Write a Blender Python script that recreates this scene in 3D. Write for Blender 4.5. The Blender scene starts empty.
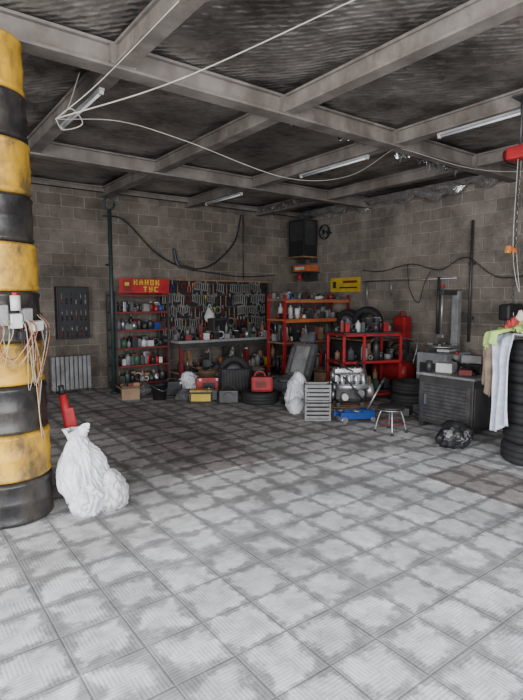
import bpy, bmesh, math, random
from mathutils import Vector, Matrix, noise
random.seed(7)
S=bpy.context.scene
COL=S.collection
# ---------------------------------------------------------------- materials
def nodes(name):
    m=bpy.data.materials.new(name); m.use_nodes=True
    nt=m.node_tree; b=nt.nodes['Principled BSDF']; return m,nt,b
_c={}
def mat(name,col,rough=.6,metal=0,var=.35,scale=6,bump=.15,spec=.4,dirt=None):
    if name in _c: return _c[name]
    m,nt,b=nodes(name); N=nt.nodes; L=nt.links
    tc=N.new('ShaderNodeTexCoord'); n=N.new('ShaderNodeTexNoise'); n.inputs['Scale'].default_value=scale; n.inputs['Detail'].default_value=6
    L.new(tc.outputs['Object'],n.inputs['Vector'])
    r=N.new('ShaderNodeValToRGB'); r.color_ramp.elements[0].position=.3; r.color_ramp.elements[1].position=.7
    lo=1-var
    r.color_ramp.elements[0].color=(col[0]*lo,col[1]*lo,col[2]*lo,1); r.color_ramp.elements[1].color=(*col,1)
    L.new(n.outputs['Fac'],r.inputs[0]); out=r.outputs[0]
    if dirt:
        n4=N.new('ShaderNodeTexNoise'); n4.inputs['Scale'].default_value=dirt[1]; n4.inputs['Detail'].default_value=9; n4.inputs['Roughness'].default_value=.72
        mp=N.new('ShaderNodeMapping'); mp.inputs['Scale'].default_value=(1,1,.55); L.new(tc.outputs['Object'],mp.inputs[0]); L.new(mp.outputs[0],n4.inputs['Vector'])
        r2=N.new('ShaderNodeValToRGB'); r2.color_ramp.elements[0].position=.44; r2.color_ramp.elements[1].position=.62
        r2.color_ramp.elements[0].color=(0,0,0,1); r2.color_ramp.elements[1].color=(dirt[2],)*3+(1,)
        L.new(n4.outputs['Fac'],r2.inputs[0]); mx=N.new('ShaderNodeMixRGB'); L.new(r2.outputs[0],mx.inputs[0]); L.new(out,mx.inputs[1]); mx.inputs[2].default_value=(*dirt[0],1); out=mx.outputs[0]
    L.new(out,b.inputs['Base Color'])
    b.inputs['Roughness'].default_value=rough; b.inputs['Metallic'].default_value=metal
    b.inputs['Specular IOR Level'].default_value=spec
    if bump:
        n2=N.new('ShaderNodeTexNoise'); n2.inputs['Scale'].default_value=scale*7
        L.new(tc.outputs['Object'],n2.inputs['Vector'])
        bp=N.new('ShaderNodeBump'); bp.inputs['Strength'].default_value=bump; bp.inputs['Distance'].default_value=.01
        L.new(n2.outputs['Fac'],bp.inputs['Height']); L.new(bp.outputs[0],b.inputs['Normal'])
    _c[name]=m; return m
def block_wall(name,axis,c1,c2,mort):
    m,nt,b=nodes(name); N=nt.nodes; L=nt.links
    tc=N.new('ShaderNodeTexCoord'); sp=N.new('ShaderNodeSeparateXYZ'); L.new(tc.outputs['Object'],sp.inputs[0])
    cb=N.new('ShaderNodeCombineXYZ'); L.new(sp.outputs[axis],cb.inputs[0]); L.new(sp.outputs[2],cb.inputs[1])
    nw=N.new('ShaderNodeTexNoise'); nw.inputs['Scale'].default_value=5; L.new(tc.outputs['Object'],nw.inputs['Vector'])
    mx=N.new('ShaderNodeMixRGB'); mx.blend_type='LINEAR_LIGHT'; mx.inputs[0].default_value=.016
    L.new(cb.outputs[0],mx.inputs[1]); L.new(nw.outputs['Color'],mx.inputs[2])
    br=N.new('ShaderNodeTexBrick'); br.inputs['Scale'].default_value=1; br.inputs['Brick Width'].default_value=.4; br.inputs['Row Height'].default_value=.2
    br.inputs['Mortar Size'].default_value=.012; br.inputs['Mortar Smooth'].default_value=.4; br.inputs['Bias'].default_value=0
    br.inputs['Color1'].default_value=(*c1,1); br.inputs['Color2'].default_value=(*c2,1); br.inputs['Mortar'].default_value=(*mort,1)
    L.new(mx.outputs[0],br.inputs['Vector'])
    n=N.new('ShaderNodeTexNoise'); n.inputs['Scale'].default_value=1.3; n.inputs['Detail'].default_value=10; n.inputs['Roughness'].default_value=.75
    L.new(tc.outputs['Object'],n.inputs['Vector'])
    mr=N.new('ShaderNodeMapRange'); mr.inputs[1].default_value=.33; mr.inputs[2].default_value=.67; mr.inputs[3].default_value=.4; mr.inputs[4].default_value=1.3
    L.new(n.outputs['Fac'],mr.inputs[0])
    mm=N.new('ShaderNodeMixRGB'); mm.blend_type='MULTIPLY'; mm.inputs[0].default_value=1
    L.new(br.outputs['Color'],mm.inputs[1]); L.new(mr.outputs[0],mm.inputs[2]); L.new(mm.outputs[0],b.inputs['Base Color'])
    b.inputs['Roughness'].default_value=.95
    n3=N.new('ShaderNodeTexNoise'); n3.inputs['Scale'].default_value=30; n3.inputs['Detail'].default_value=5; L.new(tc.outputs['Object'],n3.inputs['Vector'])
    ma=N.new('ShaderNodeMath'); ma.operation='MULTIPLY_ADD'; L.new(br.outputs['Fac'],ma.inputs[0]); ma.inputs[1].default_value=-1.1; L.new(n3.outputs['Fac'],ma.inputs[2])
    bp=N.new('ShaderNodeBump'); bp.inputs['Strength'].default_value=.8; bp.inputs['Distance'].default_value=.014
    L.new(ma.outputs[0],bp.inputs['Height']); L.new(bp.outputs[0],b.inputs['Normal'])
    return m
def floor_mat(name='ribbed_paving_tile',brown=0):
    m,nt,b=nodes(name); N=nt.nodes; L=nt.links
    tc=N.new('ShaderNodeTexCoord'); sp=N.new('ShaderNodeSeparateXYZ'); L.new(tc.outputs['Object'],sp.inputs[0])
    T=.3
    def M(op,a,bb=None,c=None):
        n=N.new('ShaderNodeMath'); n.operation=op
        for i,v in enumerate((a,bb,c)):
            if v is None: continue
            if isinstance(v,(int,float)): n.inputs[i].default_value=v
            else: L.new(v,n.inputs[i])
        return n.outputs[0]
    def edge(o,s):
        f=M('FRACT',M('DIVIDE',o,s)); return M('MULTIPLY',M('SUBTRACT',.5,M('ABSOLUTE',M('SUBTRACT',f,.5))),s)
    d=M('MINIMUM',edge(sp.outputs[0],T),edge(sp.outputs[1],T))
    def noi(sc,det=6,ro=.6):
        n=N.new('ShaderNodeTexNoise'); n.inputs['Scale'].default_value=sc; n.inputs['Detail'].default_value=det; n.inputs['Roughness'].default_value=ro
        L.new(tc.outputs['Object'],n.inputs['Vector']); return n.outputs['Fac']
    def mr(v,a,bb,c,dd):
        n=N.new('ShaderNodeMapRange'); n.interpolation_type='SMOOTHSTEP'
        for i,x in enumerate((v,a,bb,c,dd)):
            if isinstance(x,(int,float)): n.inputs[i].default_value=x
            else: L.new(x,n.inputs[i])
        return n.outputs[0]
    n1=noi(1.7,9,.68); n2=noi(9,9,.7); n3=noi(.8,4); n4=noi(4.5,8,.7)
    wid=M('MULTIPLY',mr(n1,.40,.66,.05,1.0),.10)
    dd=M('ADD',d,M('MULTIPLY',M('SUBTRACT',n2,.5),.16))
    dirt=mr(dd,M('MULTIPLY',wid,.2),M('ADD',wid,.035),1.0,0.0)
    grout=mr(d,.001,.007,1.0,0.0)
    wn=N.new('ShaderNodeTexWhiteNoise'); wn.noise_dimensions='2D'
    cb=N.new('ShaderNodeCombineXYZ'); L.new(M('FLOOR',M('DIVIDE',sp.outputs[0],T)),cb.inputs[0]); L.new(M('FLOOR',M('DIVIDE',sp.outputs[1],T)),cb.inputs[1])
    L.new(cb.outputs[0],wn.inputs['Vector'])
    tv=mr(wn.outputs['Value'],0,1,.86,1.06)
    q=M('MODULO',M('ADD',M('FLOOR',M('DIVIDE',sp.outputs[0],T/2)),M('FLOOR',M('DIVIDE',sp.outputs[1],T/2))),2)
    q=M('ABSOLUTE',q)
    rx=M('SINE',M('MULTIPLY',sp.outputs[0],2*math.pi/(T/16))); ry=M('SINE',M('MULTIPLY',sp.outputs[1],2*math.pi/(T/16)))
    mixr=M('ADD',M('MULTIPLY',rx,q),M('MULTIPLY',ry,M('SUBTRACT',1,q)))
    rib=mr(mixr,-.6,.3,0,1)
    v=M('MULTIPLY',tv,mr(n1,.3,.7,1.08,.84)); v=M('MULTIPLY',v,mr(n3,.35,.65,.84,1.06)); v=M('MULTIPLY',v,mr(n2,.3,.7,.82,1.08)); v=M('MULTIPLY',v,mr(n4,.35,.65,.86,1.06))
    v=M('MULTIPLY',v,mr(rib,0,1,.84,1.0))
    v=M('MULTIPLY',v,mr(dirt,0,1,1,.52)); v=M('MULTIPLY',v,mr(grout,0,1,1,.7))
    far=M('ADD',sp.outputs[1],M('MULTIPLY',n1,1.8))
    far_shade=mr(far,3.2,6.4,0,1)  # daylight falloff towards the back, painted into the tile colour
    v=M('MULTIPLY',v,mr(far_shade,0,1,1,.52))
    tint=N.new('ShaderNodeMixRGB'); L.new(far_shade,tint.inputs[0]); tint.inputs[1].default_value=(.66,.67,.695,1); tint.inputs[2].default_value=(.66,.62,.60,1)
    if brown:
        tint.inputs[1].default_value=(.38,.35,.345,1); tint.inputs[2].default_value=(.44,.385,.37,1)
    cc=N.new('ShaderNodeMixRGB'); cc.blend_type='MULTIPLY'; cc.inputs[0].default_value=1; L.new(tint.outputs[0],cc.inputs[1])
    L.new(v,cc.inputs[2]); L.new(cc.outputs[0],b.inputs['Base Color'])
    b.inputs['Roughness'].default_value=.85; b.inputs['Specular IOR Level'].default_value=.25
    h=M('ADD',M('MULTIPLY',rib,.2),M('MULTIPLY',M('SUBTRACT',1,grout),.8)); h=M('ADD',h,M('MULTIPLY',n2,.6))
    bp=N.new('ShaderNodeBump'); bp.inputs['Strength'].default_value=.35; bp.inputs['Distance'].default_value=.008
    L.new(h,bp.inputs['Height']); L.new(bp.outputs[0],b.inputs['Normal'])
    return m
def ceil_mat():
    m,nt,b=nodes('sooty_foil_insulation'); N=nt.nodes; L=nt.links
    tc=N.new('ShaderNodeTexCoord')
    w=N.new('ShaderNodeTexWave'); w.inputs['Scale'].default_value=7; w.inputs['Distortion'].default_value=2.5; w.inputs['Detail'].default_value=3; w.bands_direction='DIAGONAL'; L.new(tc.outputs['Object'],w.inputs['Vector'])
    n=N.new('ShaderNodeTexNoise'); n.inputs['Scale'].default_value=1.6; n.inputs['Detail'].default_value=9; n.inputs['Roughness'].default_value=.65; L.new(tc.outputs['Object'],n.inputs['Vector'])
    r=N.new('ShaderNodeValToRGB'); r.color_ramp.elements[0].position=.35; r.color_ramp.elements[1].position=.68
    r.color_ramp.elements[0].color=(.12,.105,.095,1); r.color_ramp.elements[1].color=(.6,.57,.54,1)
    L.new(n.outputs['Fac'],r.inputs[0]); L.new(r.outputs[0],b.inputs['Base Color'])
    b.inputs['Roughness'].default_value=.33; b.inputs['Metallic'].default_value=.85
    n5=N.new('ShaderNodeTexNoise'); n5.inputs['Scale'].default_value=3.5; n5.inputs['Detail'].default_value=6; L.new(tc.outputs['Object'],n5.inputs['Vector'])
    v=N.new('ShaderNodeTexVoronoi'); v.inputs['Scale'].default_value=10; L.new(tc.outputs['Object'],v.inputs['Vector'])
    ad=N.new('ShaderNodeMath'); ad.operation='MULTIPLY_ADD'; L.new(w.outputs['Fac'],ad.inputs[0]); ad.inputs[1].default_value=.09; L.new(n5.outputs['Fac'],ad.inputs[2])
    ad2=N.new('ShaderNodeMath'); ad2.operation='MULTIPLY_ADD'; L.new(v.outputs['Distance'],ad2.inputs[0]); ad2.inputs[1].default_value=.35; L.new(ad.outputs[0],ad2.inputs[2])
    bp=N.new('ShaderNodeBump'); bp.inputs['Strength'].default_value=.9; bp.inputs['Distance'].default_value=.07
    L.new(ad2.outputs[0],bp.inputs['Height']); L.new(bp.outputs[0],b.inputs['Normal'])
    return m
BLK=mat('black_paint',(.018,.018,.02),.5); RUB=mat('tyre_rubber',(.022,.022,.024),.75,var=.4)
YEL=mat('yellow_paint',(.58,.32,.025),.5,var=.35,scale=4,dirt=((.06,.045,.03),4.5,.9)); BLKG=mat('black_gloss_paint',(.016,.015,.016),.38,var=.3,dirt=((.08,.068,.056),5,.45))
STEEL=mat('steel',(.38,.38,.39),.42,.8); DST=mat('dark_steel',(.085,.083,.085),.5,.6); BEAM=mat('dusty_beam_paint',(.215,.19,.172),.85,var=.45,scale=3,spec=.15,dirt=((.075,.06,.05),2.2,.7))
RED=mat('red_paint',(.36,.016,.02),.5,var=.5); DRED=mat('dull_red',(.17,.018,.018),.6); ORG=mat('orange',(.5,.13,.04),.55)
WHT=mat('white_plastic',(.52,.51,.5),.5,var=.35); SACK=mat('white_sack',(.66,.67,.71),.55,var=.25,scale=5,bump=.3,dirt=((.28,.26,.25),3.5,.6))
GRYB=mat('grey_bag',(.2,.2,.21),.5,var=.5); BLUE=mat('blue_paint',(.015,.055,.26),.45); GRY=mat('grey_plastic',(.24,.24,.25),.6,dirt=((.08,.07,.06),6,.6))
WOOD=mat('wood',(.26,.15,.085),.7,var=.5,scale=9)
FOIL=mat('foil',(.85,.85,.85),.22,.9,var=.35,scale=14,bump=.6); ALU=mat('cast_aluminium',(.55,.55,.56),.4,.75,scale=12)
GREEN=mat('green_paint',(.05,.1,.07),.5); DGRN=mat('teal_pipe',(.03,.05,.045),.5,.2); YSG=mat('yellow_sign',(.52,.36,.03),.5,var=.3)
TBLUE=mat('blue_towel',(.6,.64,.76),.95,var=.35,scale=16,bump=.5); TBEI=mat('beige_towel',(.3,.22,.17),.95,var=.5,scale=9,bump=.5)
TGRN=mat('green_cloth',(.42,.6,.18),.9,var=.3,bump=.4); TRED=mat('red_cloth',(.45,.06,.05),.9); TCRM=mat('cream_cloth',(.7,.6,.5),.9)
CLR=mat('copper_wire',(.4,.15,.07),.5); YW=mat('yellow_wire',(.42,.3,.11),.5); CW=mat('pale_cord',(.34,.31,.27),.7); CARD=mat('cardboard',(.24,.16,.1),.85)
TUBE=mat('fluorescent_tube_glass',(.65,.66,.68),.3,var=.08); SEATC=mat('car_seat_fabric',(.09,.094,.1),.9,var=.4,bump=.4)
PEG=mat('pegboard_black',(.02,.018,.018),.6); BEN=mat('bench_top',(.32,.32,.32),.5,.2,var=.4); DULL=mat('dull_tube_casing',(.34,.34,.34),.6)
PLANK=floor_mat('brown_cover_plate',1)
# ---------------------------------------------------------------- builder
class B:
    def __init__(s): s.bm=bmesh.new(); s.mats=[]
    def mi(s,m):
        if m not in s.mats: s.mats.append(m)
        return s.mats.index(m)
    def _f(s,geom,m,sm):
        i=s.mi(m)
        for f in geom: f.material_index=i; f.smooth=sm
    def box(s,c,sz,m,rot=(0,0,0),bev=0):
        M=Matrix.Translation(c)@(Matrix.Rotation(rot[2],4,'Z')@Matrix.Rotation(rot[1],4,'Y')@Matrix.Rotation(rot[0],4,'X'))@Matrix.Diagonal((*sz,1))
        r=bmesh.ops.create_cube(s.bm,size=1,matrix=M); fs=set(f for v in r['verts'] for f in v.link_faces)
        s._f(fs,m,False)
        if bev:
            es=set(e for v in r['verts'] for e in v.link_edges)
            bmesh.ops.bevel(s.bm,geom=list(es),offset=bev,segments=2,affect='EDGES',material=-1,profile=.6)
    def cyl(s,p1,p2,r,m,seg=14,r2=None,cap=True):
        p1=Vector(p1);p2=Vector(p2); d=p2-p1
        M=Matrix.Translation((p1+p2)/2)@d.to_track_quat('Z','Y').to_matrix().to_4x4()
        g=bmesh.ops.create_cone(s.bm,cap_ends=cap,cap_tris=False,segments=seg,radius1=r,radius2=r if r2 is None else r2,depth=d.length,matrix=M)
        fs=set(f for v in g['verts'] for f in v.link_faces); s._f(fs,m,True)
        for f in fs:
            if len(f.verts)>4: f.smooth=False
    def tube(s,pts,r,m,seg=6):
        pts=[Vector(p) for p in pts]; rings=[]
        for i,p in enumerate(pts):
            a=pts[max(i-1,0)]; b=pts[min(i+1,len(pts)-1)]; t=(b-a).normalized()
            u=t.cross(Vector((0,0,1)))
            if u.length<.1: u=t.cross(Vector((0,1,0)))
            u.normalize(); v=t.cross(u)
            rings.append([s.bm.verts.new(p+(u*math.cos(k*2*math.pi/seg)+v*math.sin(k*2*math.pi/seg))*r) for k in range(seg)])
        i=s.mi(m)
        for a,b in zip(rings,rings[1:]):
            for k in range(seg):
                f=s.bm.faces.new((a[k],a[(k+1)%seg],b[(k+1)%seg],b[k])); f.material_index=i; f.smooth=True
        for rr in (rings[0],rings[-1][::-1]):
            f=s.bm.faces.new(rr); f.material_index=i
    def wire(s,ctrl,r,m,n=10,seg=6):
        c=[Vector(p) for p in ctrl]; c=[2*c[0]-c[1]]+c+[2*c[-1]-c[-2]]; out=[]
        for i in range(1,len(c)-2):
            for k in range(n):
                t=k/n; a,b_,d,e=c[i-1],c[i],c[i+1],c[i+2]
                out.append(.5*((2*b_)+(-a+d)*t+(2*a-5*b_+4*d-e)*t*t+(-a+3*b_-3*d+e)*t**3))
        out.append(c[-2]); s.tube(out,r,m,seg)
    def lathe(s,prof,m,c=(0,0,0),axis='Z',seg=28,mod=None,rot=None):
        R=Matrix.Identity(4)
        if axis=='X': R=Matrix.Rotation(math.pi/2,4,'Y')
        if axis=='Y': R=Matrix.Rotation(math.pi/2,4,'X')
        if rot: R=Matrix.Rotation(rot[2],4,'Z')@Matrix.Rotation(rot[1],4,'Y')@Matrix.Rotation(rot[0],4,'X')
        M=Matrix.Translation(c)@R; rings=[]
        for j,(r,z) in enumerate(prof):
            ring=[]
            for k in range(seg):
                a=k*2*math.pi/seg; rr=r*(mod(j,k,r) if mod else 1)
                ring.append(s.bm.verts.new(M@Vector((rr*math.cos(a),rr*math.sin(a),z))))
            rings.append(ring)
        i=s.mi(m)
        for a,b in zip(rings,rings[1:]):
            for k in range(seg):
                f=s.bm.faces.new((a[k],a[(k+1)%seg],b[(k+1)%seg],b[k])); f.material_index=i; f.smooth=True
        return rings
    def blob(s,c,sz,m,amp=.15,fr=2.5,sub=4,flat=True,pinch=0,seed=0,lean=(0,0)):
        g=bmesh.ops.create_icosphere(s.bm,subdivisions=sub,radius=1)
        for v in g['verts']:
            p=v.co.copy(); o=Vector((seed*1.7,seed,0))
            n1=noise.noise(p*fr*.55+o)
            q1=Vector((p.x*fr*1.1,p.y*fr*1.1,p.z*fr*.5)); cr=abs(noise.noise(q1+o)); cr2=abs(noise.noise(q1*2.1+o*2))
            k=1+amp*.9*n1-amp*.75*(1-min(1,cr*4))-amp*.35*(1-min(1,cr2*4))
            z=(p.z+1)/2
            w=k*(1-pinch*max(0,z-.4)**1.2*1.75)
            q=Vector((p.x*w,p.y*w,p.z*(1+amp*.5*n1)))
            if flat: q.z=max(q.z,-.72)
            v.co=Vector((c[0]+q.x*sz[0]+lean[0]*z,c[1]+q.y*sz[1]+lean[1]*z,c[2]+(q.z+.72 if flat else q.z)*sz[2]))
        s._f(set(f for v in g['verts'] for f in v.link_faces),m,True)
    def grid(s,fn,nu,nv,m,thick=0):
        vs=[[s.bm.verts.new(fn(i/(nu-1),j/(nv-1))) for j in range(nv)] for i in range(nu)]
        k=s.mi(m)
        for i in range(nu-1):
            for j in range(nv-1):
                f=s.bm.faces.new((vs[i][j],vs[i+1][j],vs[i+1][j+1],vs[i][j+1])); f.material_index=k; f.smooth=True
    def done(s,name,loc=(0,0,0),rz=0,solid=0,rot=None):
        if not solid: bmesh.ops.recalc_face_normals(s.bm,faces=s.bm.faces[:])
        me=bpy.data.meshes.new(name); s.bm.to_mesh(me); s.bm.free()
        for m in s.mats: me.materials.append(m)
        o=bpy.data.objects.new(name,me); COL.objects.link(o); o.location=loc; o.rotation_euler=rot if rot else (0,0,rz)
        if solid:
            md=o.modifiers.new('s','SOLIDIFY'); md.thickness=solid; md.offset=0
        return o
def ang(px,py): return math.atan2(py,px)
# ---------------------------------------------------------------- shell
X0,X1,Y0,Y1,H=-3.0,7.95,-2.0,9.2,3.65
WB=block_wall('block_back',0,(.165,.137,.115),(.11,.09,.075),(.205,.178,.153)); WR=block_wall('block_side',1,(.205,.175,.15),(.14,.118,.101),(.245,.213,.187))
def slab0(name,lo,hi,m):
    b=B(); c=[(a+d)/2 for a,d in zip(lo,hi)]; b.box(c,[d-a for a,d in zip(lo,hi)],m); return b.done(name)
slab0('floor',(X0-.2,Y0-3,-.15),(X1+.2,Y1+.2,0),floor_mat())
slab0('wall_back',(X0-.2,Y1,0),(X1+.2,Y1+.2,H),WB)
slab0('wall_right',(X1,Y0,0),(X1+.2,Y1,H),WR)
b=B()   # left wall with a side doorway that lets daylight in
b.box((X0-.1,(Y0+0)/2,H/2),(.2,-Y0,H),WR); b.box((X0-.1,(3.2+Y1)/2,H/2),(.2,Y1-3.2,H),WR); b.box((X0-.1,1.6,(2.8+H)/2),(.2,3.2,H-2.8),WR)
b.done('wall_left')
b=B()
b.box(((X0+-2.6)/2,Y0-.1,H/2),(.4,.2,H),WB); b.box(((4.4+X1)/2,Y0-.1,H/2),(X1-4.4,.2,H),WB); b.box((.9,Y0-.1,(3.2+H)/2),(7.0,.2,H-3.2),WB)
b.done('wall_front')
b=B()
def cf(u,v):
    x=X0+(X1-X0)*u; y=Y0+(Y1-Y0)*v
    s_=abs(math.sin((x-1.65)/1.7*math.pi)); 
    return Vector((x,y,H-.012-.03*s_+.02*noise.noise(Vector((x*1.6,y*1.2,0)))+.006*noise.noise(Vector((x*7,y*7,2)))))
b.grid(cf,160,160,ceil_mat()); b.box(((X0+X1)/2,(Y0+Y1)/2,H+.1),(X1-X0+.4,Y1-Y0,.14),BEAM)
b.done('ceiling')
b=B()
def ibeam(x0,y0,x1,y1,zb,zt,w=.13,web=.035,t=.022):
    c=((x0+x1)/2,(y0+y1)/2); L=math.hypot(x1-x0,y1-y0); rz=math.atan2(y1-y0,x1-x0)
    b.box((c[0],c[1],zb+t/2),(L,w,t),BEAM,(0,0,rz)); b.box((c[0],c[1],zt-t/2),(L,w,t),BEAM,(0,0,rz)); b.box((c[0],c[1],(zb+zt)/2),(L,web,zt-zb),BEAM,(0,0,rz))
for yy in (4.1,7.0): ibeam(X0+.02,yy,X1-.02,yy,3.40,3.59,.17,.09)
for xx in (-1.6,.03,1.65,3.35,5.05,6.75): ibeam(xx,Y0+.02,xx,Y1-.02,3.425,3.59,.14,.09)
for xx in (-1.6,.03,1.65,3.35,5.05,6.75): b.box((xx,4.1,3.5),(.2,.2,.16),BEAM)
ibeam(X0+.02,Y1-.1,X1-.02,Y1-.1,3.5,3.59,.1)
b.done('steel_roof_frame')
def foilstrip(p0,p1,w,drop,seed,n=60):
    b=B(); p0=Vector(p0);p1=Vector(p1)
    def f(u,v):
        p=p0.lerp(p1,u); k=noise.noise(Vector((u*14,v*3,seed))); k2=noise.noise(Vector((u*30,v*5,seed+5)))
        d=(p1-p0).normalized(); s_=Vector((d.y,-d.x,0))
        return p+s_*(w*(v-.5)+.04*k2)+Vector((0,0,-drop*v*(.6+1.3*k)-.02*abs(k2)))
    b.grid(f,n,9,FOIL); b.done('foil_insulation')
foilstrip((7.72,8.9,3.54),(7.72,4.3,3.54),-.22,.2,1,110)
foilstrip((5.2,4.28,3.5),(6.6,4.28,3.5),.06,.14,3,50)
foilstrip((6.6,8.8,3.54),(6.6,7.2,3.54),.08,.12,4,40)
foilstrip((3.55,4.27,3.5),(4.9,4.27,3.5),.05,.08,6,50)
foilstrip((3.5,3.9,3.53),(3.5,2.5,3.53),.06,.07,8,50)
def batten(x,y0,y1):
    b=B(); L=y1-y0
    b.box((0,0,0),(.05,L,.025),DULL,bev=.006); b.cyl((0,-L/2+.05,-.025),(0,L/2-.05,-.025),.012,TUBE)
    for s_ in(-1,1): b.box((0,s_*(L/2-.02),-.02),(.035,.025,.04),WHT)
    b.done('fluorescent_light',(x,(y0+y1)/2,3.41))
batten(5.05,2.2,3.5); batten(5.05,4.5,5.8); batten(5.05,7.3,8.5); batten(1.65,4.5,5.7)
# ---------------------------------------------------------------- drum column
b=B(); bands=[0,.32,.66,1.0,1.3,1.66,2.0,2.33,2.7,3.02,3.39]
CX,CY=.71,4.08
for i in range(10):
    z0,z1=bands[i],bands[i+1]; h=z1-z0; m=BLKG if i%2==0 else YEL
    R=.288-.004*i+.003*(i%3); off=(-.005*i+.004*(i%2),.003*i,0)
    def dent(j,k,r,i=i): return 1+.02*noise.noise(Vector((k*.25,j*.4,i*3.3)))*math.sin(k/48*math.pi)
    b.lathe([(R-.04,z0),(R-.006,z0+.006),(R+.006,z0+.02),(R+.006,z0+.032),(R-.003,z0+.05),(R,z0+h*.3),(R+.002,z0+h*.45),(R+.008,z0+h*.5),(R+.002,z0+h*.55),(R,z0+h*.7),(R-.003,z1-.05),(R+.006,z1-.032),(R+.006,z1-.02),(R-.006,z1-.006),(R-.04,z1)],m,off,seg=48,mod=dent)
b.done('drum_column',(CX,CY,.0))
b=B(); cx,cy=CX-.02,CY
def onc(a,z,r=.33): return (cx+r*math.cos(a),cy+r*math.sin(a),z)
base=ang(-.18,-.98)
for a,z,sz,m in [(-.25,1.54,(.1,.07,.11),WHT),(.05,1.5,(.09,.07,.14),GRY),(.32,1.46,(.08,.06,.1),WHT),(.55,1.5,(.07,.06,.09),GRY),(.8,1.42,(.09,.06,.07),WHT),(-.1,1.38,(.06,.05,.07),BLK),(.45,1.36,(.06,.05,.06),BLK)]:
    p=onc(base+a,z,.325); b.box(p,(sz[1],sz[0],sz[2]),m,(.1*a,.1,base+a),.01)
p=onc(base+.3,1.6,.36); b.cyl((p[0],p[1],1.53),(p[0],p[1],1.63),.032,WHT); b.cyl((p[0],p[1],1.63),(p[0],p[1],1.65),.02,RED)
for i in range(18):
    a0=base+random.uniform(-.3,1.0); a1=a0+random.uniform(-.6,.6); zl=random.uniform(.95,1.32)
    m=random.choice([YW,CW,CLR,CW,BLK,BLK,YW,DRED])
    b.wire([onc(a0,1.5,.33),onc(a0+.1,1.38,.36+random.random()*.03),onc((a0+a1)/2,zl,.325+random.random()*.02),onc(a1,1.25,.345),onc(a1-.05,1.45,.33)],.0027,m,8,5)
for i in range(3):
    b.wire([onc(base+.5+i*.1,1.4,.33),onc(base+.7+i*.1,1.1,.325),onc(base+.8,.8,.32),onc(base+.85+i*.05,.6,.32)],.0035,[YW,CLR,CW][i],8,5)
b.done('power_sockets_with_cables')
b=B()
K=(1.06,3.8,2.85)
b.wire([K,(1.7,3.2,3.07),(2.45,2.2,3.42)],.005,CW); b.wire([K,(1.27,3.5,3.05),(1.58,2.95,3.42)],.0035,CW)
b.wire([K,(1.2,4.0,3.0),(1.4,4.3,3.42)],.004,CW)
b.wire([K,(1.6,3.95,2.98),(2.2,4.0,2.95),(3.3,4.0,2.8),(4.2,4.02,2.95),(5.0,4.08,3.38)],.0035,CW)
b.wire([K,(1.15,3.74,2.92),(1.25,3.82,2.86),(1.12,3.84,2.8),K],.004,CW)
b.wire([(5.05,4.0,3.38),(6,3.3,3.12),(7.8,2.2,3.3)],.004,CW)
b.done('overhead_rope')
# ---------------------------------------------------------------- by the column
b=B()
b.blob((0,0,0),(.21,.185,.35),SACK,.27,2.9,6,True,.38,seed=2,lean=(-.1,.05))
b.blob((.1,-.05,0.0),(.15,.16,.17),SACK,.24,2.8,5,True,.1,seed=9); b.blob((-.08,-.08,0.0),(.13,.13,.15),SACK,.24,2.8,5,True,.1,seed=14)
def ruf(u,v):
    a=u*2*math.pi; r=.06+.035*v+.018*math.sin(a*5)*v+.02*noise.noise(Vector((u*9,v*3,1)))
    return Vector((-.1+r*math.cos(a),.05+r*math.sin(a)*.8,.54+.09*v+.012*v*math.sin(a*3)+.03*v*noise.noise(Vector((u*6,0,5)))))
b.grid(ruf,48,10,SACK)
b.done('white_rubbish_sack',(1.25,3.83,.0))
b=B()
b.cyl((.02,0,0),(-.05,.0,.42),.02,STEEL); b.cyl((-.05,.0,.42),(-.12,.0,.86),.04,RED,16,.03); b.cyl((-.12,.0,.86),(-.13,.0,.93),.022,BLK)
b.box((-.06,-.02,.6),(.07,.03,.3),RED,(0,-.15,0),.008); b.box((-.02,-.03,.5),(.05,.03,.12),WHT,(0,-.15,0),.006)
b.done('red_hand_pump',(1.24,4.12,.0))
def pit(x0,y0,x1,y1):
    b=B(); n=int((y1-y0)/.3); 
    for i in range(n):
        y=y0+(i+.5)*.3
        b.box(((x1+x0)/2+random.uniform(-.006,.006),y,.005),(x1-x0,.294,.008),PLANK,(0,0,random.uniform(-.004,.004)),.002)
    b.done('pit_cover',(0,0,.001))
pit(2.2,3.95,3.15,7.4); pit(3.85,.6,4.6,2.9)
# ---------------------------------------------------------------- tyres
def tyre(b,c,R=.31,w=.19,axis='Z',rot=None,rim=False):
    h=w/2; r0=R*.62
    prof=[(r0,-h*.8),(r0+.01,-h*.95),(R*.75,-h),(R*.9,-h*.97),(R*.975,-h*.8),(R,-h*.6),(R,-h*.35),(R*.97,-h*.32),(R*.97,-h*.28),(R*1.005,-h*.25),(R*1.005,h*.25),(R*.97,h*.28),(R*.97,h*.32),(R,h*.35),(R,h*.6),(R*.975,h*.8),(R*.9,h*.97),(R*.75,h),(r0+.01,h*.95),(r0,h*.8),(r0-.015,h*.4),(r0-.015,-h*.4),(r0,-h*.8)]
    def mod(j,k,r): return .975 if (r>=R*.97 and k%2==0) else 1
    b.lathe(prof,RUB,c,axis,56,mod,rot)
    if rim:
        b.lathe([(r0-.01,-h*.7),(r0-.02,-h*.3),(r0-.05,0),(r0-.06,h*.1),(.07,h*.25),(.05,h*.35),(.001,h*.35)],STEEL,c,axis,28,None,rot)
TS=(5.16,2.34)
b=B()
for i in range(6): tyre(b,(random.uniform(-.015,.015),random.uniform(-.015,.015),.1+i*.2),.31,.2)
b.done('tyre_stack',(TS[0],TS[1],0))
b=B()
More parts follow.
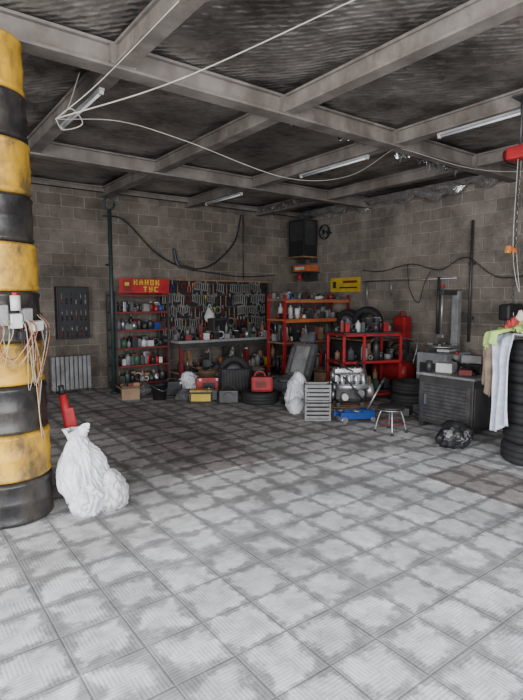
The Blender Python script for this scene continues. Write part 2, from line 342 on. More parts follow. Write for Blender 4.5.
def drape(dirv,w,lt,ld,off,seed,amp=.03,top=1.215):
    d=Vector((dirv[0],dirv[1],0)).normalized(); s_=Vector((-d.y,d.x,0)); tot=lt+ld
    def f(u,v):
        q=v*tot; fold=amp*math.sin(u*13+seed+v*1.5)+amp*.5*noise.noise(Vector((u*5,v*4,seed)))
        ww=w*(1-.25*min(1,max(0,(q-lt)/.3))+.1*math.sin(q*5+seed))
        if q<lt: return Vector((0,0,top+.02+abs(fold)*.7+off*.1))+d*(.38-lt+q)+s_*(ww*(u-.5))
        e=q-lt
        return Vector((0,0,top+.01-e))+d*(.38+off+min(.02,e*.1)+fold)+s_*(ww*(u-.5))+Vector((0,0,-.05*math.sin(u*4+seed)))
    return f
b.grid(drape((-.85,.3),.27,.35,.88,.05,1),26,46,TBLUE); b.grid(drape((-.62,.75),.2,.3,.55,.08,4),24,40,TBEI)
b.grid(drape((-.7,.5),.26,.3,.13,.12,2,.04,1.25),24,24,TGRN)
def heap(cx_,cy_,w,hh,seed):
    def f(u,v):
        x=(u-.5)*2;y=(v-.5)*2; r=math.sqrt(x*x+y*y)
        return Vector((cx_+x*w+.04*noise.noise(Vector((x*2,y*2,seed))),cy_+y*w*.8,1.25+hh*max(0,1-r*.75)+.07*abs(noise.noise(Vector((x*3,y*3,seed+3))))+.02*noise.noise(Vector((x*8,y*8,seed)))))
    return f
b.grid(heap(-.17,.09,.2,.12,1),36,36,TGRN); b.grid(heap(-.03,.0,.17,.17,7),36,36,TCRM); b.grid(heap(-.23,.16,.1,.18,11),26,26,TRED); b.grid(heap(-.12,.14,.13,.22,15),26,26,TCRM)
b.done('hanging_towel',(TS[0],TS[1],.02),solid=.006)
b=B()
b.box((0,0,0),(.16,.2,.12),RED,bev=.02); b.cyl((0,-.14,0),(0,.14,0),.055,DRED,18); b.cyl((0,0,.06),(0,0,.5),.012,DST); b.box((0,0,.5),(.2,.1,.02),DST)
for i in range(34):
    z=-.07-i*.04; b.tube([(0.012*math.cos(k*math.pi/4)*(1 if i%2 else 0),0.012*math.cos(k*math.pi/4)*(0 if i%2 else 1),z+.022*math.sin(k*math.pi/4)) for k in range(9)],.004,DST,5)
b.wire([(.03,0,-.06),(.05,.02,-.8),(.02,-.05,-1.3),(-.04,0,-.92),(-.03,0,-.06)],.004,CW)
b.box((-.04,.02,-.9),(.14,.05,.05),ORG,(0,.2,0),.012); b.box((-.1,.02,-.92),(.05,.04,.03),YEL,bev=.005)
b.done('chain_hoist',(4.93,2.52,2.98))
# ---------------------------------------------------------------- stool
b=B()
b.lathe([(.001,.0),(.155,.0),(.17,.012),(.17,.03),(.15,.042),(.001,.045)],BLK,(0,0,.29),seg=28)
b.lathe([(.14,0),(.15,.01),(.14,.02)],STEEL,(0,0,.275),seg=28)
for i in range(4):
    a=math.pi/4+i*math.pi/2; c,s_=math.cos(a),math.sin(a)
    b.wire([(.1*c,.1*s_,.285),(.14*c,.14*s_,.2),(.185*c,.185*s_,.02)],.011,STEEL,6,8); b.cyl((.185*c,.185*s_,0),(.185*c,.185*s_,.03),.016,BLK)
b.tube([(.155*math.cos(k*math.pi/10),.155*math.sin(k*math.pi/10),.12) for k in range(21)],.008,DRED)
b.done('stool',(4.9,3.93,0))
b=B()
b.blob((0,0,0),(.22,.18,.17),BLK,.35,2.4,4,seed=4,pinch=.2)
for i in range(9):
    a=random.uniform(0,6.28); p=(.16*math.cos(a),.12*math.sin(a),.1+random.random()*.08)
    b.blob(p,(.07,.06,.05),random.choice([GRYB,DST,GRYB,SEATC]),.5,3,3,False,seed=i)
b.done('scrap_bag',(4.98,3.12,0))
# ---------------------------------------------------------------- steel cabinet on right
b=B()
w,d,h=.7,.75,.66
b.box((0,0,.06+(h-.06)/2),(w,d,h-.06),DST,bev=.01)
for sx in(-1,1):
    for sy in(-1,1): b.box((sx*.31,sy*.33,.03),(.05,.05,.06),DST)
b.box((0,0,h+.015),(w+.05,d+.05,.03),GRY,bev=.006)
DF=mat('drawer_front',(.06,.06,.068),.5,.3,dirt=((.13,.12,.11),5,.5))
b.box((-w/2-.004,0,.34),(.008,d-.06,.46),DF); b.box((0,-d/2-.004,.34),(w-.06,.008,.46),DF)
for r_ in range(10): b.box((-w/2-.009,0,.14+r_*.045),(.004,d-.16,.008),BLK)
b.box((-w/2-.018,.26,.36),(.02,.02,.12),STEEL)
b.done('steel_parts_cabinet',(5.82,3.58,0))
b=B()
b.box((-.1,.15,.06),(.25,.2,.12),WHT,(0,0,.3),.01); b.box((.1,-.15,.05),(.22,.3,.1),BLK,(0,0,-.2),.01); b.box((-.15,-.15,.035),(.2,.15,.07),DRED,(0,0,.5),.01)
b.cyl((.2,.2,0),(.2,.2,.2),.05,GRY); b.cyl((.2,.2,.2),(.2,.2,.23),.02,RED); b.cyl((-.25,.3,0),(-.25,.3,.14),.04,DST); b.box((.22,-.02,.16),(.2,.24,.1),GRY,(0,0,.3),.01)
b.wire([(-.2,-.3,.02),(-.1,-.1,.12),(0,.0,.1),(.1,.2,.14),(.25,.1,.02)],.012,BLK)
b.done('boxes_and_cans',(5.82,3.58,.693))
b=B()
b.box((0,0,.38),(.7,.55,.76),mat('machine_grey',(.24,.25,.26),.45),bev=.03); b.box((-.355,0,.4),(.01,.4,.4),DST); b.cyl((-.05,0,.76),(-.05,0,.84),.1,DST,20)
b.lathe([(.001,0),(.27,0),(.28,.015),(.27,.03),(.001,.03)],STEEL,(-.05,0,.84),seg=30)
for i in range(4):
    a=i*math.pi/2+.4; b.box((-.05+.19*math.cos(a),.19*math.sin(a),.885),(.09,.04,.04),DST,(0,0,a))
b.box((.31,0,1.2),(.1,.12,1.1),GRY,bev=.01); b.box((.12,0,1.72),(.5,.08,.08),DST,bev=.01); b.cyl((-.1,0,1.05),(-.1,0,1.8),.022,STEEL); b.box((-.1,0,1.02),(.06,.12,.06),STEEL,bev=.01)
b.cyl((-.1,0,1.8),(-.1,0,1.84),.04,RED)
for i in range(3): b.box((-.4,-.15+i*.15,.06),(.16,.05,.02),DST,(0,-.2,0))
b.box((0,-.05,.79),(.3,.2,.04),WHT,(0,0,.2)) 
b.done('tyre_changer',(7.35,4.85,0))
b=B(); b.box((0,0,.3),(.4,.35,.6),DST,bev=.02); b.box((0,0,.62),(.34,.3,.04),STEEL,bev=.005); b.cyl((.1,0,.62),(.1,0,1.5),.035,STEEL); b.box((-.02,0,.95),(.26,.24,.03),DST,bev=.004)
b.box((0,0,1.42),(.42,.18,.24),BLK,bev=.04); b.cyl((-.12,0,1.1),(-.12,0,1.3),.03,STEEL); b.cyl((-.12,0,1.0),(-.12,0,1.1),.008,STEEL); b.cyl((.12,0,1.2),(.12,0,1.55),.085,DST,18)
for i in range(3):
    a=i*2.09; b.cyl((-.12,-.1,1.3),(-.12+.14*math.cos(a),-.13,1.3+.14*math.sin(a)),.007,STEEL,8)
b.done('drill_press',(7.5,3.85,0))
b=B()
b.lathe([(.001,-.4),(.1,-.39),(.17,-.35),(.19,-.3),(.19,.3),(.17,.35),(.1,.39),(.001,.4)],RED,(0,0,.34),'Y',28)
b.box((0,-.05,.56),(.2,.3,.03),DRED); b.cyl((0,.05,.58),(0,.05,.75),.07,DST,16); b.cyl((0,-.15,.64),(0,-.15,.78),.06,BLK); b.cyl((0,-.25,.66),(0,-.05,.66),.08,DST)
for k in range(5): b.cyl((0,.05,.6+k*.03),(0,.05,.61+k*.03),.09,ALU,16)
b.lathe([(.16,-.02),(.18,0),(.16,.02),(.14,0),(.16,-.02)],BLK,(.12,.0,.68),'X',24)
for y in(-.28,.28): b.cyl((.12,y,.07),(.18,y,.07),.07,RUB,20); b.box((0,y,.13),(.3,.04,.12),DRED); b.box((-.14,y,.04),(.03,.04,.08),DRED)
b.wire([(0,.4,.5),(-.1,.46,.7),(0,.4,.9),(.05,-.4,.9),(0,-.42,.5)],.012,STEEL)
b.done('air_compressor',(7.3,5.83,0))
b=B(); b.box((0,0,.43),(.6,.95,.8),BLK,bev=.01); b.box((0,0,.84),(.64,1,.03),WOOD); b.box((-.305,-.24,.43),(.01,.44,.7),DST); b.box((-.305,.24,.43),(.01,.44,.7),DST)
for y in(-.05,.05): b.box((-.32,y,.45),(.02,.02,.14),STEEL)
for sx in(-.27,.27):
    for sy in(-.42,.42): b.box((sx,sy,.015),(.05,.05,.03),DST)
b.done('storage_cabinet',(7.55,6.88,0))
b=B(); tyre(b,(0,0,.31),.3,.2,rot=(0,1.35,.35)); tyre(b,(0.02,.5,.29),.27,.17,rot=(0,1.3,.1),rim=True)
b.done('spare_tyre',(7.5,6.62,.868))
b=B(); b.box((0,0,.22),(.2,.26,.44),RED,bev=.03); b.cyl((-.02,0,.43),(-.02,0,.5),.03,DRED); b.wire([(0,-.09,.43),(0,-.05,.52),(0,.05,.52),(0,.09,.43)],.012,DRED); b.box((-.103,0,.22),(.01,.14,.12),DRED); b.box((.06,0,-.01),(.3,.34,.02),DST); 
b.box((.18,0,-.12),(.03,.04,.24),DST)
b.done('red_wall_canister',(7.72,5.98,.86))
b=B()
b.cyl((7.88,4.75,.9),(7.88,4.75,2.9),.022,DST); b.box((7.91,4.75,2.2),(.05,.1,.04),DST); b.box((7.91,4.75,1.3),(.05,.1,.04),DST)
b.cyl((7.88,5.35,1.0),(7.88,5.35,2.0),.025,DST)
b.cyl((7.89,5.0,1.97),(7.89,7.1,1.97),.013,STEEL); b.cyl((7.89,7.0,1.5),(7.89,7.0,1.97),.013,STEEL); b.cyl((7.89,6.4,1.7),(7.89,6.4,1.97),.013,STEEL)
b.done('wall_pipe')
b=B()
b.wire([(7.84,7.1,2.2),(7.82,6.6,2.15),(7.82,5.9,2.25),(7.82,5.3,2.12),(7.82,4.8,2.3),(7.82,4.2,1.95),(7.82,3.2,2.1),(7.82,2.4,2.4)],.008,BLK)
b.wire([(7.84,6.0,2.25),(7.8,5.9,1.8),(7.8,5.7,1.55),(7.82,5.6,1.9),(7.84,5.5,2.1)],.008,BLK)
b.wire([(7.9,3.9,2.2),(7.86,3.7,1.5),(7.86,3.4,1.2),(7.88,3.2,1.6)],.008,CW)
b.done('wall_cable')
b=B(); b.box((0,0,0),(.02,.85,.3),YSG); b.box((-.012,-.15,.06),(.004,.4,.05),DRED); b.box((-.012,-.1,-.06),(.004,.5,.03),BLK); b.box((-.012,.3,0),(.004,.1,.14),DST)
b.done('yellow_shop_sign',(7.93,7.65,1.92))
b=B(); b.box((0,0,0),(.4,.5,.8),BLK,bev=.01); b.box((-.203,0,.15),(.01,.4,.4),DST); b.box((0,-.253,.1),(.3,.01,.5),DST); b.box((0,0,-.42),(.5,.6,.03),WOOD)
for y in(-.2,.2): b.box((.15,y,-.48),(.2,.03,.1),DST)
b.done('corner_cabinet',(7.68,8.72,2.96))
b=B(); b.box((0,0,0),(.36,.45,.14),ORG,bev=.01); b.box((-.185,0,0),(.005,.3,.06),WHT); b.box((0,0,-.09),(.42,.5,.02),DST); b.box((.15,0,-.19),(.06,.4,.18),DST); b.cyl((-.1,.1,-.12),(-.1,.1,-.26),.05,RED); b.box((-.1,-.08,-.17),(.08,.1,.12),BLK,bev=.01)
b.done('orange_toolbox',(7.72,8.66,2.3))
b=B(); b.lathe([(.15,-.03),(.16,0),(.15,.03),(.14,0),(.15,-.03)],BLK,(0,0,0),'X',28)
b.cyl((-.02,0,0),(.08,0,0),.045,BLK)
for i in range(10): a=i*math.pi/5; b.tube([(-.04,0,0),(-.05,.08*math.cos(a),.08*math.sin(a)),(0,.15*math.cos(a),.15*math.sin(a))],.003,DST,4)
for i in range(3):
    a=i*2.09; b.box((0,.07*math.cos(a),.07*math.sin(a)),(.01,.12,.06),GRYB,(a,0,.0))
b.box((.14,0,0),(.14,.03,.03),BLK)
b.done('wall_fan',(7.74,8.1,3.05))
# ---------------------------------------------------------------- cluttered shelves
def clutter(b,x0,x1,y0,y1,z,n,hmin,hmax,cols,seed):
    rnd=random.Random(seed); x=x0
    while x<x1-.06:
        w=rnd.uniform(.05,.14); h=rnd.uniform(hmin,hmax); m=rnd.choice(cols); y=rnd.uniform(y0+.05,y1-.05); k=rnd.random(); cx_=x+w/2
        if k<.3:
            b.lathe([(.001,0),(w*.42,0),(w*.42,h*.65),(w*.36,h*.75),(w*.15,h*.82),(w*.15,h*.95),(.001,h*.95)],m,(cx_,y,z),seg=12); b.cyl((cx_,y,z+h*.93),(cx_,y,z+h),w*.17,rnd.choice(cols),10)
        elif k<.6: b.box((cx_,y,z+h*.4),(w*.85,w*1.1,h*.8),m,(0,0,rnd.uniform(-.3,.3)),.006); b.box((cx_,y,z+h*.82),(w*.6,w*.7,h*.08),rnd.choice(cols),(0,0,rnd.uniform(-.5,.5)),.003)
        elif k<.72: b.cyl((cx_,y,z),(cx_,y,z+h*.7),w*.42,m,14); b.cyl((cx_,y,z+h*.7),(cx_,y,z+h*.72),w*.44,rnd.choice(cols),14)
        elif k<.88:
            r=w*.5; b.tube([(cx_+r*math.cos(q*math.pi/7),y,z+r+.01+r*math.sin(q*math.pi/7)) for q in range(15)],.012,m,6)
        else: b.blob((cx_,y,z),(w*.5,w*.5,h*.35),m,.3,3,3,seed=seed+x)
        x+=w*.9
MUTE=[BLK,WHT,GRY,DST,DRED,GRYB,STEEL,GREEN,BLK,DST,WOOD,GRY,DRED,SEATC,BLK]
ALLC=MUTE+[BLUE,YSG,ORG,RED]
b=B(); W=1.7
for x in(0,W):
    for y in(0,.5): b.box((x,y,.85),(.045,.045,1.7),RED if x==0 else DRED)
for z,m in((.15,DST),(.78,WOOD),(1.22,ORG),(1.6,WOOD)):
    b.box((W/2,.25,z),(W+.06,.54,.03),m); b.box((W/2,-.02,z-.03),(W,.025,.04),DRED if z<1 else ORG)
b.cyl((0,0,.2),(W,.02,.75),.012,RED); b.done('red_storage_rack',(6.12,7.45,0))
b=B()
for i,z in enumerate((.17,.798,1.238,1.618)):
    clutter(b,.06,W-.06,.1,.25,z,12,[.2,.1,.1,.05][i],[.5,.35,.3,.14][i],MUTE+[BLUE,ORG,RED],20+i); clutter(b,.06,W-.06,.25,.5,z,12,[.2,.1,.1,.05][i],[.5,.38,.32,.16][i],MUTE,40+i)
b.done('garage_supplies',(6.12,7.45,0))
b=B(); w,d,h=1.0,.6,1.05
def sq(p,q,t=.04,m=RED):
    c=[(a+e)/2 for a,e in zip(p,q)]; L=[abs(a-e)+t for a,e in zip(p,q)]; b.box(c,L,m,bev=.004)
for x in(0,w):
    for y in(0,d): sq((x,y,.03),(x,y,h))
    for z in(.1,h,.6): sq((x,0,z),(x,d,z))
for y in(0,d):
    for z in(.1,h): sq((0,y,z),(w,y,z))
sq((0,0,.62),(w,0,.62)); sq((w*.35,0,.1),(w*.35,0,h)); b.cyl((0,0,.12),(w*.35,0,.6),.012,DRED)
b.box((w/2,d/2,.14),(w-.05,d-.05,.02),DST); b.box((w/2,d/2,h+.03),(w,d,.015),DST); b.box((w/2,d/2,.62),(w-.05,d-.05,.02),DST)
clutter(b,.05,.95,.1,.5,.15,8,.15,.4,MUTE,56); clutter(b,.05,.95,.1,.5,.63,8,.1,.35,MUTE,58); 
b.done('red_steel_trolley',(5.75,5.55,0),-.35)
b=B(); clutter(b,.05,.95,.1,.3,0,8,.06,.22,MUTE+[RED],55); clutter(b,.05,.95,.3,.5,0,8,.1,.28,MUTE,59); b.done('parts_on_trolley',(5.75,5.55,1.09),-.35)
# engine
b=B()
b.box((0,0,.21),(.42,.3,.26),DST,bev=.03); b.box((0,0,.08),(.36,.24,.08),BLK,bev=.03); b.box((0,0,.39),(.44,.26,.1),ALU,bev=.015); b.box((0,.03,.48),(.42,.18,.09),ALU,bev=.035)
for i in range(5): b.box((-.16+i*.08,.03,.525),(.014,.16,.02),STEEL,bev=.003)
for i in range(4):
    x=-.15+i*.1; b.wire([(x,-.1,.42),(x,-.2,.46),(x,-.24,.38),(x+.02,-.22,.28)],.024,ALU,6,10)
b.cyl((-.2,-.23,.29),(.22,-.23,.29),.04,ALU)
for (y,z,r) in((0,.15,.075),(.02,.42,.06),(.1,.3,.04),(-.1,.27,.05)):
    b.cyl((-.25,y,z),(-.21,y,z),r,STEEL,22); b.cyl((-.262,y,z),(-.25,y,z),r*.45,DST,14)
b.lathe([(.07,0),(.11,.02),(.11,.1),(.06,.12),(.001,.12)],ALU,(.24,0,.2),'X',20)
b.cyl((-.1,-.15,.16),(-.1,-.24,.14),.045,WHT,18); b.cyl((.1,-.15,.2),(.12,-.26,.2),.05,STEEL,18)
b.wire([(-.1,.05,.53),(-.15,-.05,.6),(-.1,-.15,.55),(.02,-.2,.5)],.012,BLK); b.wire([(.1,.05,.53),(.15,-.1,.62),(.2,-.2,.45),(.15,-.25,.3)],.014,BLK); b.wire([(-.2,-.1,.45),(-.1,-.28,.4),(.1,-.3,.15),(.2,-.2,.08)],.014,BLK)
for i in range(10): b.cyl((-.19+i*.042,-.16,.34),(-.19+i*.042,-.17,.34),.01,STEEL,8)
for x in(-.17,.17):
  for y in(-.1,.1): b.box((x,y,.02),(.05,.05,.05),DST)
b.done('car_engine',(5.3,5.02,.115),-.55)
b=B()
for i in range(5): b.box((0,-.24+i*.12,.1),(.62,.09,.02),WOOD)
for x in(-.26,0,.26): b.box((x,0,.045),(.07,.56,.09),WOOD)
b.done('wooden_pallet',(5.3,5.02,0),-.55)
b=B()
for y in(-.1,.1): b.box((0,y,.09),(.5,.02,.09),BLUE,(0,.04,0),.006)
b.box((.18,0,.1),(.16,.2,.1),BLUE,bev=.015); b.cyl((-.2,-.13,.045),(-.2,.13,.045),.04,STEEL,18); b.cyl((.22,-.13,.03),(.22,-.09,.03),.03,STEEL); b.cyl((.22,.09,.03),(.22,.13,.03),.03,STEEL)
b.box((-.05,0,.12),(.34,.06,.04),BLUE,(0,.22,0)); b.cyl((-.2,0,.14),(-.2,0,.18),.05,DST,16); b.cyl((.2,0,.14),(.42,0,.5),.014,STEEL); b.cyl((.4,0,.46),(.46,0,.56),.02,BLK); b.cyl((.15,0,.1),(-.02,0,.12),.03,STEEL)
b.done('floor_jack',(4.98,4.6,0),-.3)
b=B()
for k in range(2):
    z=k*.25
    b.box((0,0,z+.012),(.34,.26,.02),GRY)
    for r_ in range(4):
        for s_ in(-1,1): b.box((0,s_*.125,z+.05+r_*.055),(.34,.012,.034),GRY); b.box((s_*.165,0,z+.05+r_*.055),(.012,.26,.034),GRY)
    for sx in(-1,1):
        for sy in(-1,1): b.box((sx*.162,sy*.122,z+.12),(.022,.022,.235),GRY)
b.done('plastic_crate',(4.66,4.98,0),-.65)
b=B(); b.blob((0,0,0),(.18,.17,.34),SACK,.28,2.8,5,seed=21,pinch=.2); b.blob((-.1,-.1,0),(.13,.12,.14),SACK,.25,3,4,seed=22); b.done('white_plastic_bag',(4.76,5.5,0))
def seat(loc,rz,lean):
    b=B()
    b.box((0,0,.2),(.5,.5,.16),SEATC,(0,-.08,0),.05); b.box((-.02,0,.28),(.34,.26,.05),GRYB,(0,-.08,0),.02)
    for s_ in(-1,1): b.box((0,s_*.21,.26),(.46,.09,.1),SEATC,(0,-.08,0),.035); b.box((0,s_*.17,.06),(.5,.04,.12),DST)
    c=math.sin(lean); e=math.cos(lean)
    b.box((.22+c*.32,0,.28+e*.32),(.13,.46,.62),SEATC,(0,lean,0),.05); b.box((.15+c*.32,0,.3+e*.32),(.05,.26,.5),GRY,(0,lean,0),.02)
    for s_ in(-1,1): b.box((.18+c*.3,s_*.19,.28+e*.3),(.13,.08,.5),SEATC,(0,lean,0),.035)
    b.box((.22+c*.74,0,.28+e*.74),(.1,.26,.16),SEATC,(0,lean,0),.04)
    for s_ in(-.05,.05): b.cyl((.22+c*.6,s_,.28+e*.6),(.22+c*.7,s_,.28+e*.7),.008,STEEL)
    b.done('car_seat',loc,rz)
seat((5.45,6.45,0),.35,.5)
b=B(); tyre(b,(0,0,.09),.3,.18); b.done('tyre',(4.72,6.35,0))
b=B(); tyre(b,(0,0,.09),.3,.18); tyre(b,(.02,.01,.27),.3,.18,rim=True); b.done('tyre',(6.5,4.84,0))
b=B(); b.box((0,0,.12),(.34,.2,.24),RED,bev=.04); b.cyl((.1,0,.23),(.12,0,.3),.03,BLK); b.wire([(-.12,0,.22),(-.08,0,.3),(.02,0,.3),(.06,0,.22)],.014,RED); b.box((-.02,-.103,.12),(.16,.005,.1),DRED)
b.done('red_fuel_can',(4.72,6.3,.182),-.6)
b=B(); b.box((0,0,.09),(.34,.2,.18),BLK,bev=.01); b.box((0,0,.19),(.345,.205,.03),YEL,bev=.006); b.box((0,-.102,.09),(.3,.006,.11),YSG); b.box((-.172,0,.09),(.006,.16,.11),YSG); b.cyl((-.12,0,.2),(-.12,0,.23),.015,STEEL); b.cyl((.12,0,.2),(.12,0,.23),.015,STEEL)
b.done('car_battery',(3.98,6.9,0),-.6)
b=B(); b.box((0,0,.1),(.3,.24,.2),DST,bev=.02); b.cyl((0,-.12,.1),(0,-.16,.1),.08,DST); b.wire([(-.12,0,.2),(0,0,.28),(.12,0,.2)],.012,BLK); b.done('black_toolbox',(4.33,6.65,0),-.6)
for i,(x,y,sx,sz,m) in enumerate([(4.3,7.85,.22,.2,SACK),(4.78,7.55,.22,.2,SEATC),(3.5,8.15,.2,.12,GRYB),(5.2,6.95,.15,.15,TRED),(3.9,7.25,.18,.1,SEATC),(6.1,6.95,.18,.24,SEATC)]):
    b=B(); b.blob((0,0,0),(sx,sx*.85,sz),m,.35,3,5,seed=30+i,pinch=.12); b.done('stuffed_bag',(x,y,0))
# dark car parts: leaning bumper, radiator core, brake disc pile, wheel leaned up
b=B()
b.wire([(-.55,.0,.1),(-.45,-.12,.12),(0,-.2,.14),(.45,-.12,.12),(.55,.0,.1)],.07,BLK,8,10); b.wire([(-.5,.0,.2),(-.42,-.1,.22),(0,-.16,.24),(.42,-.1,.22),(.5,.0,.2)],.035,DST,8,8); b.box((0,-.19,.1),(.4,.04,.05),GRYB,bev=.01)
b.done('car_bumper',(5.45,7.35,0),-.55)
b=B(); b.box((0,0,.26),(.46,.04,.42),DST,(.35,0,0))
for i in range(18): b.box((-.21+i*.025,-.025,.26),(.006,.03,.38),STEEL,(.35,0,0))
for s_ in(-1,1): b.box((s_*.25,0,.26),(.05,.06,.46),BLK,(.35,0,0),.01)
b.box((0,.02,.02),(.5,.2,.03),DST); b.done('car_radiator',(4.72,7.05,0),-.5)
b=B(); tyre(b,(0,0,.3),.3,.19,rot=(math.pi/2-.25,0,0),rim=True); b.done('car_wheel',(5.08,7.62,0),-.5)
b=B()
for i in range(4): b.lathe([(.04,0),(.13,0),(.135,.01),(.13,.024),(.07,.026),(.065,.05),(.03,.05),(.03,0)],STEEL if i%2 else DST,(.02*math.sin(i*2),.02*math.cos(i*3),.055*i),seg=26)
b.done('brake_disc_pile',(5.0,5.95,0))
def bucket(loc,m,rz=0):
    b=B(); b.lathe([(.001,.004),(.1,.0),(.135,.25),(.142,.25),(.142,.265),(.13,.262),(.096,.012),(.001,.012)],m,seg=24); b.wire([(-.135,0,.24),(-.1,-.12,.2),(0,-.17,.16),(.1,-.12,.2),(.135,0,.24)],.004,STEEL); b.done('plastic_bucket',loc,rz)
bucket((5.88,7.97,0),GRY); bucket((3.55,7.5,0),BLK)
def case(loc,rz,m,s=(.42,.14,.3)):
    b=B(); b.box((0,0,s[2]/2),s,m,bev=.02); b.box((0,-s[1]/2-.003,s[2]*.55),(s[0]*.5,.008,s[2]*.35),BLK,bev=.003); b.wire([(-.07,0,s[2]-.01),(-.06,0,s[2]+.04),(.06,0,s[2]+.04),(.07,0,s[2]-.01)],.012,BLK)
    for x in(-.14,.14): b.box((x,-s[1]/2-.008,s[2]*.9),(.04,.012,.04),STEEL)
    b.done('tool_case',loc,rz)
case((4.4,7.38,0),-.5,RED); case((3.88,7.72,0),-.3,BLK,(.34,.16,.24)); case((6.5,4.2,0),-.8,DRED,(.45,.3,.35)); case((5.45,8.05,0),-.2,DST,(.4,.2,.3)); case((4.2,7.03,0),-.9,GRY,(.3,.12,.16))
def cbox(loc,rz,s):
    b=B(); b.box((0,0,s[2]/2),s,CARD); 
    for sg in(-1,1): b.box((sg*s[0]*.62,0,s[2]+.02),(s[0]*.4,s[1],.006),CARD,(0,-sg*.5,0)); b.box((0,sg*s[1]*.6,s[2]+.02),(s[0],s[1]*.35,.006),CARD,(sg*.6,0,0))
    clutter(b,-s[0]*.4,s[0]*.45,-.06,.06,s[2]*.9,4,.08,.18,MUTE,int(s[0]*1000)); b.done('cardboard_box',loc,rz)
cbox((4.85,8.12,0),.1,(.3,.24,.3)); cbox((3.2,7.85,0),-.3,(.28,.22,.18)); cbox((6.4,6.6,0),.3,(.36,.3,.32))
b=B()
for i in range(14):
    a=random.uniform(0,6.28); x=random.uniform(-.15,.15); y=random.uniform(-.1,.1)
    b.cyl((x,y,.015+.012*i/3),(x+.17*math.cos(a),y+.1*math.sin(a),.02+.012*i/3),.012,random.choice([STEEL,DST,DRED,BLK]),8)
b.blob((.08,0,0),(.14,.1,.09),SEATC,.4,3,4,seed=77); b.box((-.12,.05,.07),(.14,.1,.12),DST,(0,0,.4),.02); b.cyl((-.05,-.08,.05),(.1,-.1,.05),.045,STEEL)
b.done('scrap_metal_pile',(5.86,4.28,0))
# ---------------------------------------------------------------- back wall rack with sign
b=B(); W=1.0
for x in(0,W):
    for y in(0,.4): b.box((x,y,.87),(.035,.035,1.74),DST)
ZS=(.1,.42,.74,1.06,1.38,1.68)
for z in ZS: b.box((W/2,.2,z),(W+.03,.43,.02),DST); b.box((W/2,-.015,z),(W,.02,.03),DRED)
b.done('red_shelf_rack',(3.3,8.65,0))
b=B()
for i,z in enumerate(ZS[:-1]): clutter(b,.05,W-.04,.04,.17,z+.012,10,.12,.24,MUTE+[RED,RED,BLUE,GRY,DST],70+i); clutter(b,.05,W-.04,.2,.36,z+.012,10,.14,.27,MUTE+[RED],170+i)
b.done('oil_bottles',(3.3,8.65,0))
b=B(); b.box((0,0,0),(.95,.02,.26),RED,bev=.004)
ltr={'O':["111","101","101","101","111"],'K':["101","101","110","101","101"],'A':["010","101","111","101","101"],'H':["101","101","111","101","101"],'T':["111","010","010","010","010"],'Y':["101","101","111","001","110"],'C':["111","100","100","100","111"]}
def word(t,x,z,pw,ph):
    for ch in t:
        for r_,row in enumerate(ltr[ch]):
            for c_,v in enumerate(row):
                if v=='1': b.box((x+c_*pw,-.012,z-r_*ph),(pw,.006,ph),YSG)
        x+=4.3*pw
word("KAHOK",-.2,.1,.024,.019); word("TYC",-.02,-.02,.024,.019)
b.box((-.34,-.012,0),(.14,.005,.18),DRED); b.box((-.34,-.016,.03),(.08,.004,.06),YSG)
b.done('red_shop_sign',(3.83,8.6,1.85))
b=B(); b.cyl((0,0,0),(0,0,3.1),.035,DGRN,14); b.tube([(.09*math.cos(k*math.pi/6),0,3.2+.1*math.sin(k*math.pi/6)) for k in range(13)],.02,DGRN,8); b.lathe([(.001,0),(.08,0),(.08,.015),(.04,.03)],DGRN,seg=16); b.box((0,.1,2.2),(.04,.2,.03),DGRN)
b.done('green_steel_pole',(3.18,8.5,0))
b=B(); b.box((0,.08,0),(.55,.14,.9),PEG,bev=.01); b.box((0,0,.0),(.5,.02,.84),BLK); 
for r_ in range(3):
    for c_ in range(6):
        x=-.2+c_*.08; z=.33-r_*.28; m=random.choice([STEEL,GRY,DST,STEEL]); b.cyl((x,-.02,z),(x,-.02,z-.1),.007,m,8); b.cyl((x,-.02,z-.1),(x,-.02,z-.18),.013,random.choice([DRED,BLK,GRY,BLK]),8)
b.done('wall_tool_cabinet',(2.7,9.04,1.38))
b=B()
for i in range(9): b.box((-.3+i*.075,0,.35),(.06,.1,.58),GRY,bev=.012)
for z in(.1,.6): b.cyl((-.34,0,z),(.38,0,z),.02,GRY)
for x in(-.3,.3): b.box((x,0,.04),(.03,.08,.08),DST)
b.done('radiator',(2.6,8.97,0))
b=B()
for i in range(5): b.cyl((i*.07,0,.0),(i*.07+.06,.28,1.0+.1*i),.018,[DST,STEEL,WOOD,STEEL,DRED][i],8)
b.done('leaning_pipe_bundle',(1.82,8.85,0))
b=B(); b.box((0,0,0),(.16,.06,.22),WHT,bev=.01); b.cyl((0,.02,.1),(0,.02,.9),.012,DULL); b.done('switch_box',(1.9,9.15,1.5))
b=B(); b.wire([(3.3,9.15,3.1),(3.7,9.14,3.05),(4.3,9.12,2.5),(4.9,9.12,2.25),(5.5,9.12,2.3),(6.1,9.13,2.8),(6.3,9.15,3.4)],.014,BLK)
b.wire([(4.7,9.15,2.6),(4.75,9.1,2.3),(4.95,9.1,2.25),(5.1,9.1,2.2)],.03,DST); b.cyl((6.35,9.14,2.05),(6.35,9.14,3.4),.012,DST)
b.wire([(5.1,9.12,2.2),(5.6,9.12,2.15),(6.3,9.13,2.1),(7.2,9.13,2.15)],.01,BLK)
b.done('back_wall_cable')
b=B(); b.box((0,0,0),(2.65,.03,1.2),PEG)
for z in(-.58,.6): b.box((0,-.01,z),(2.69,.03,.03),WOOD if z>0 else DST)
for x in(-1.33,0,1.33): b.box((x,-.01,0),(.03,.03,1.15),DST)
b.done('tool_pegboard',(5.68,9.17,1.4))
b=B(); rnd=random.Random(5)
LST=mat('worn_tool_steel',(.36,.35,.34),.5,.35,var=.6,scale=3)
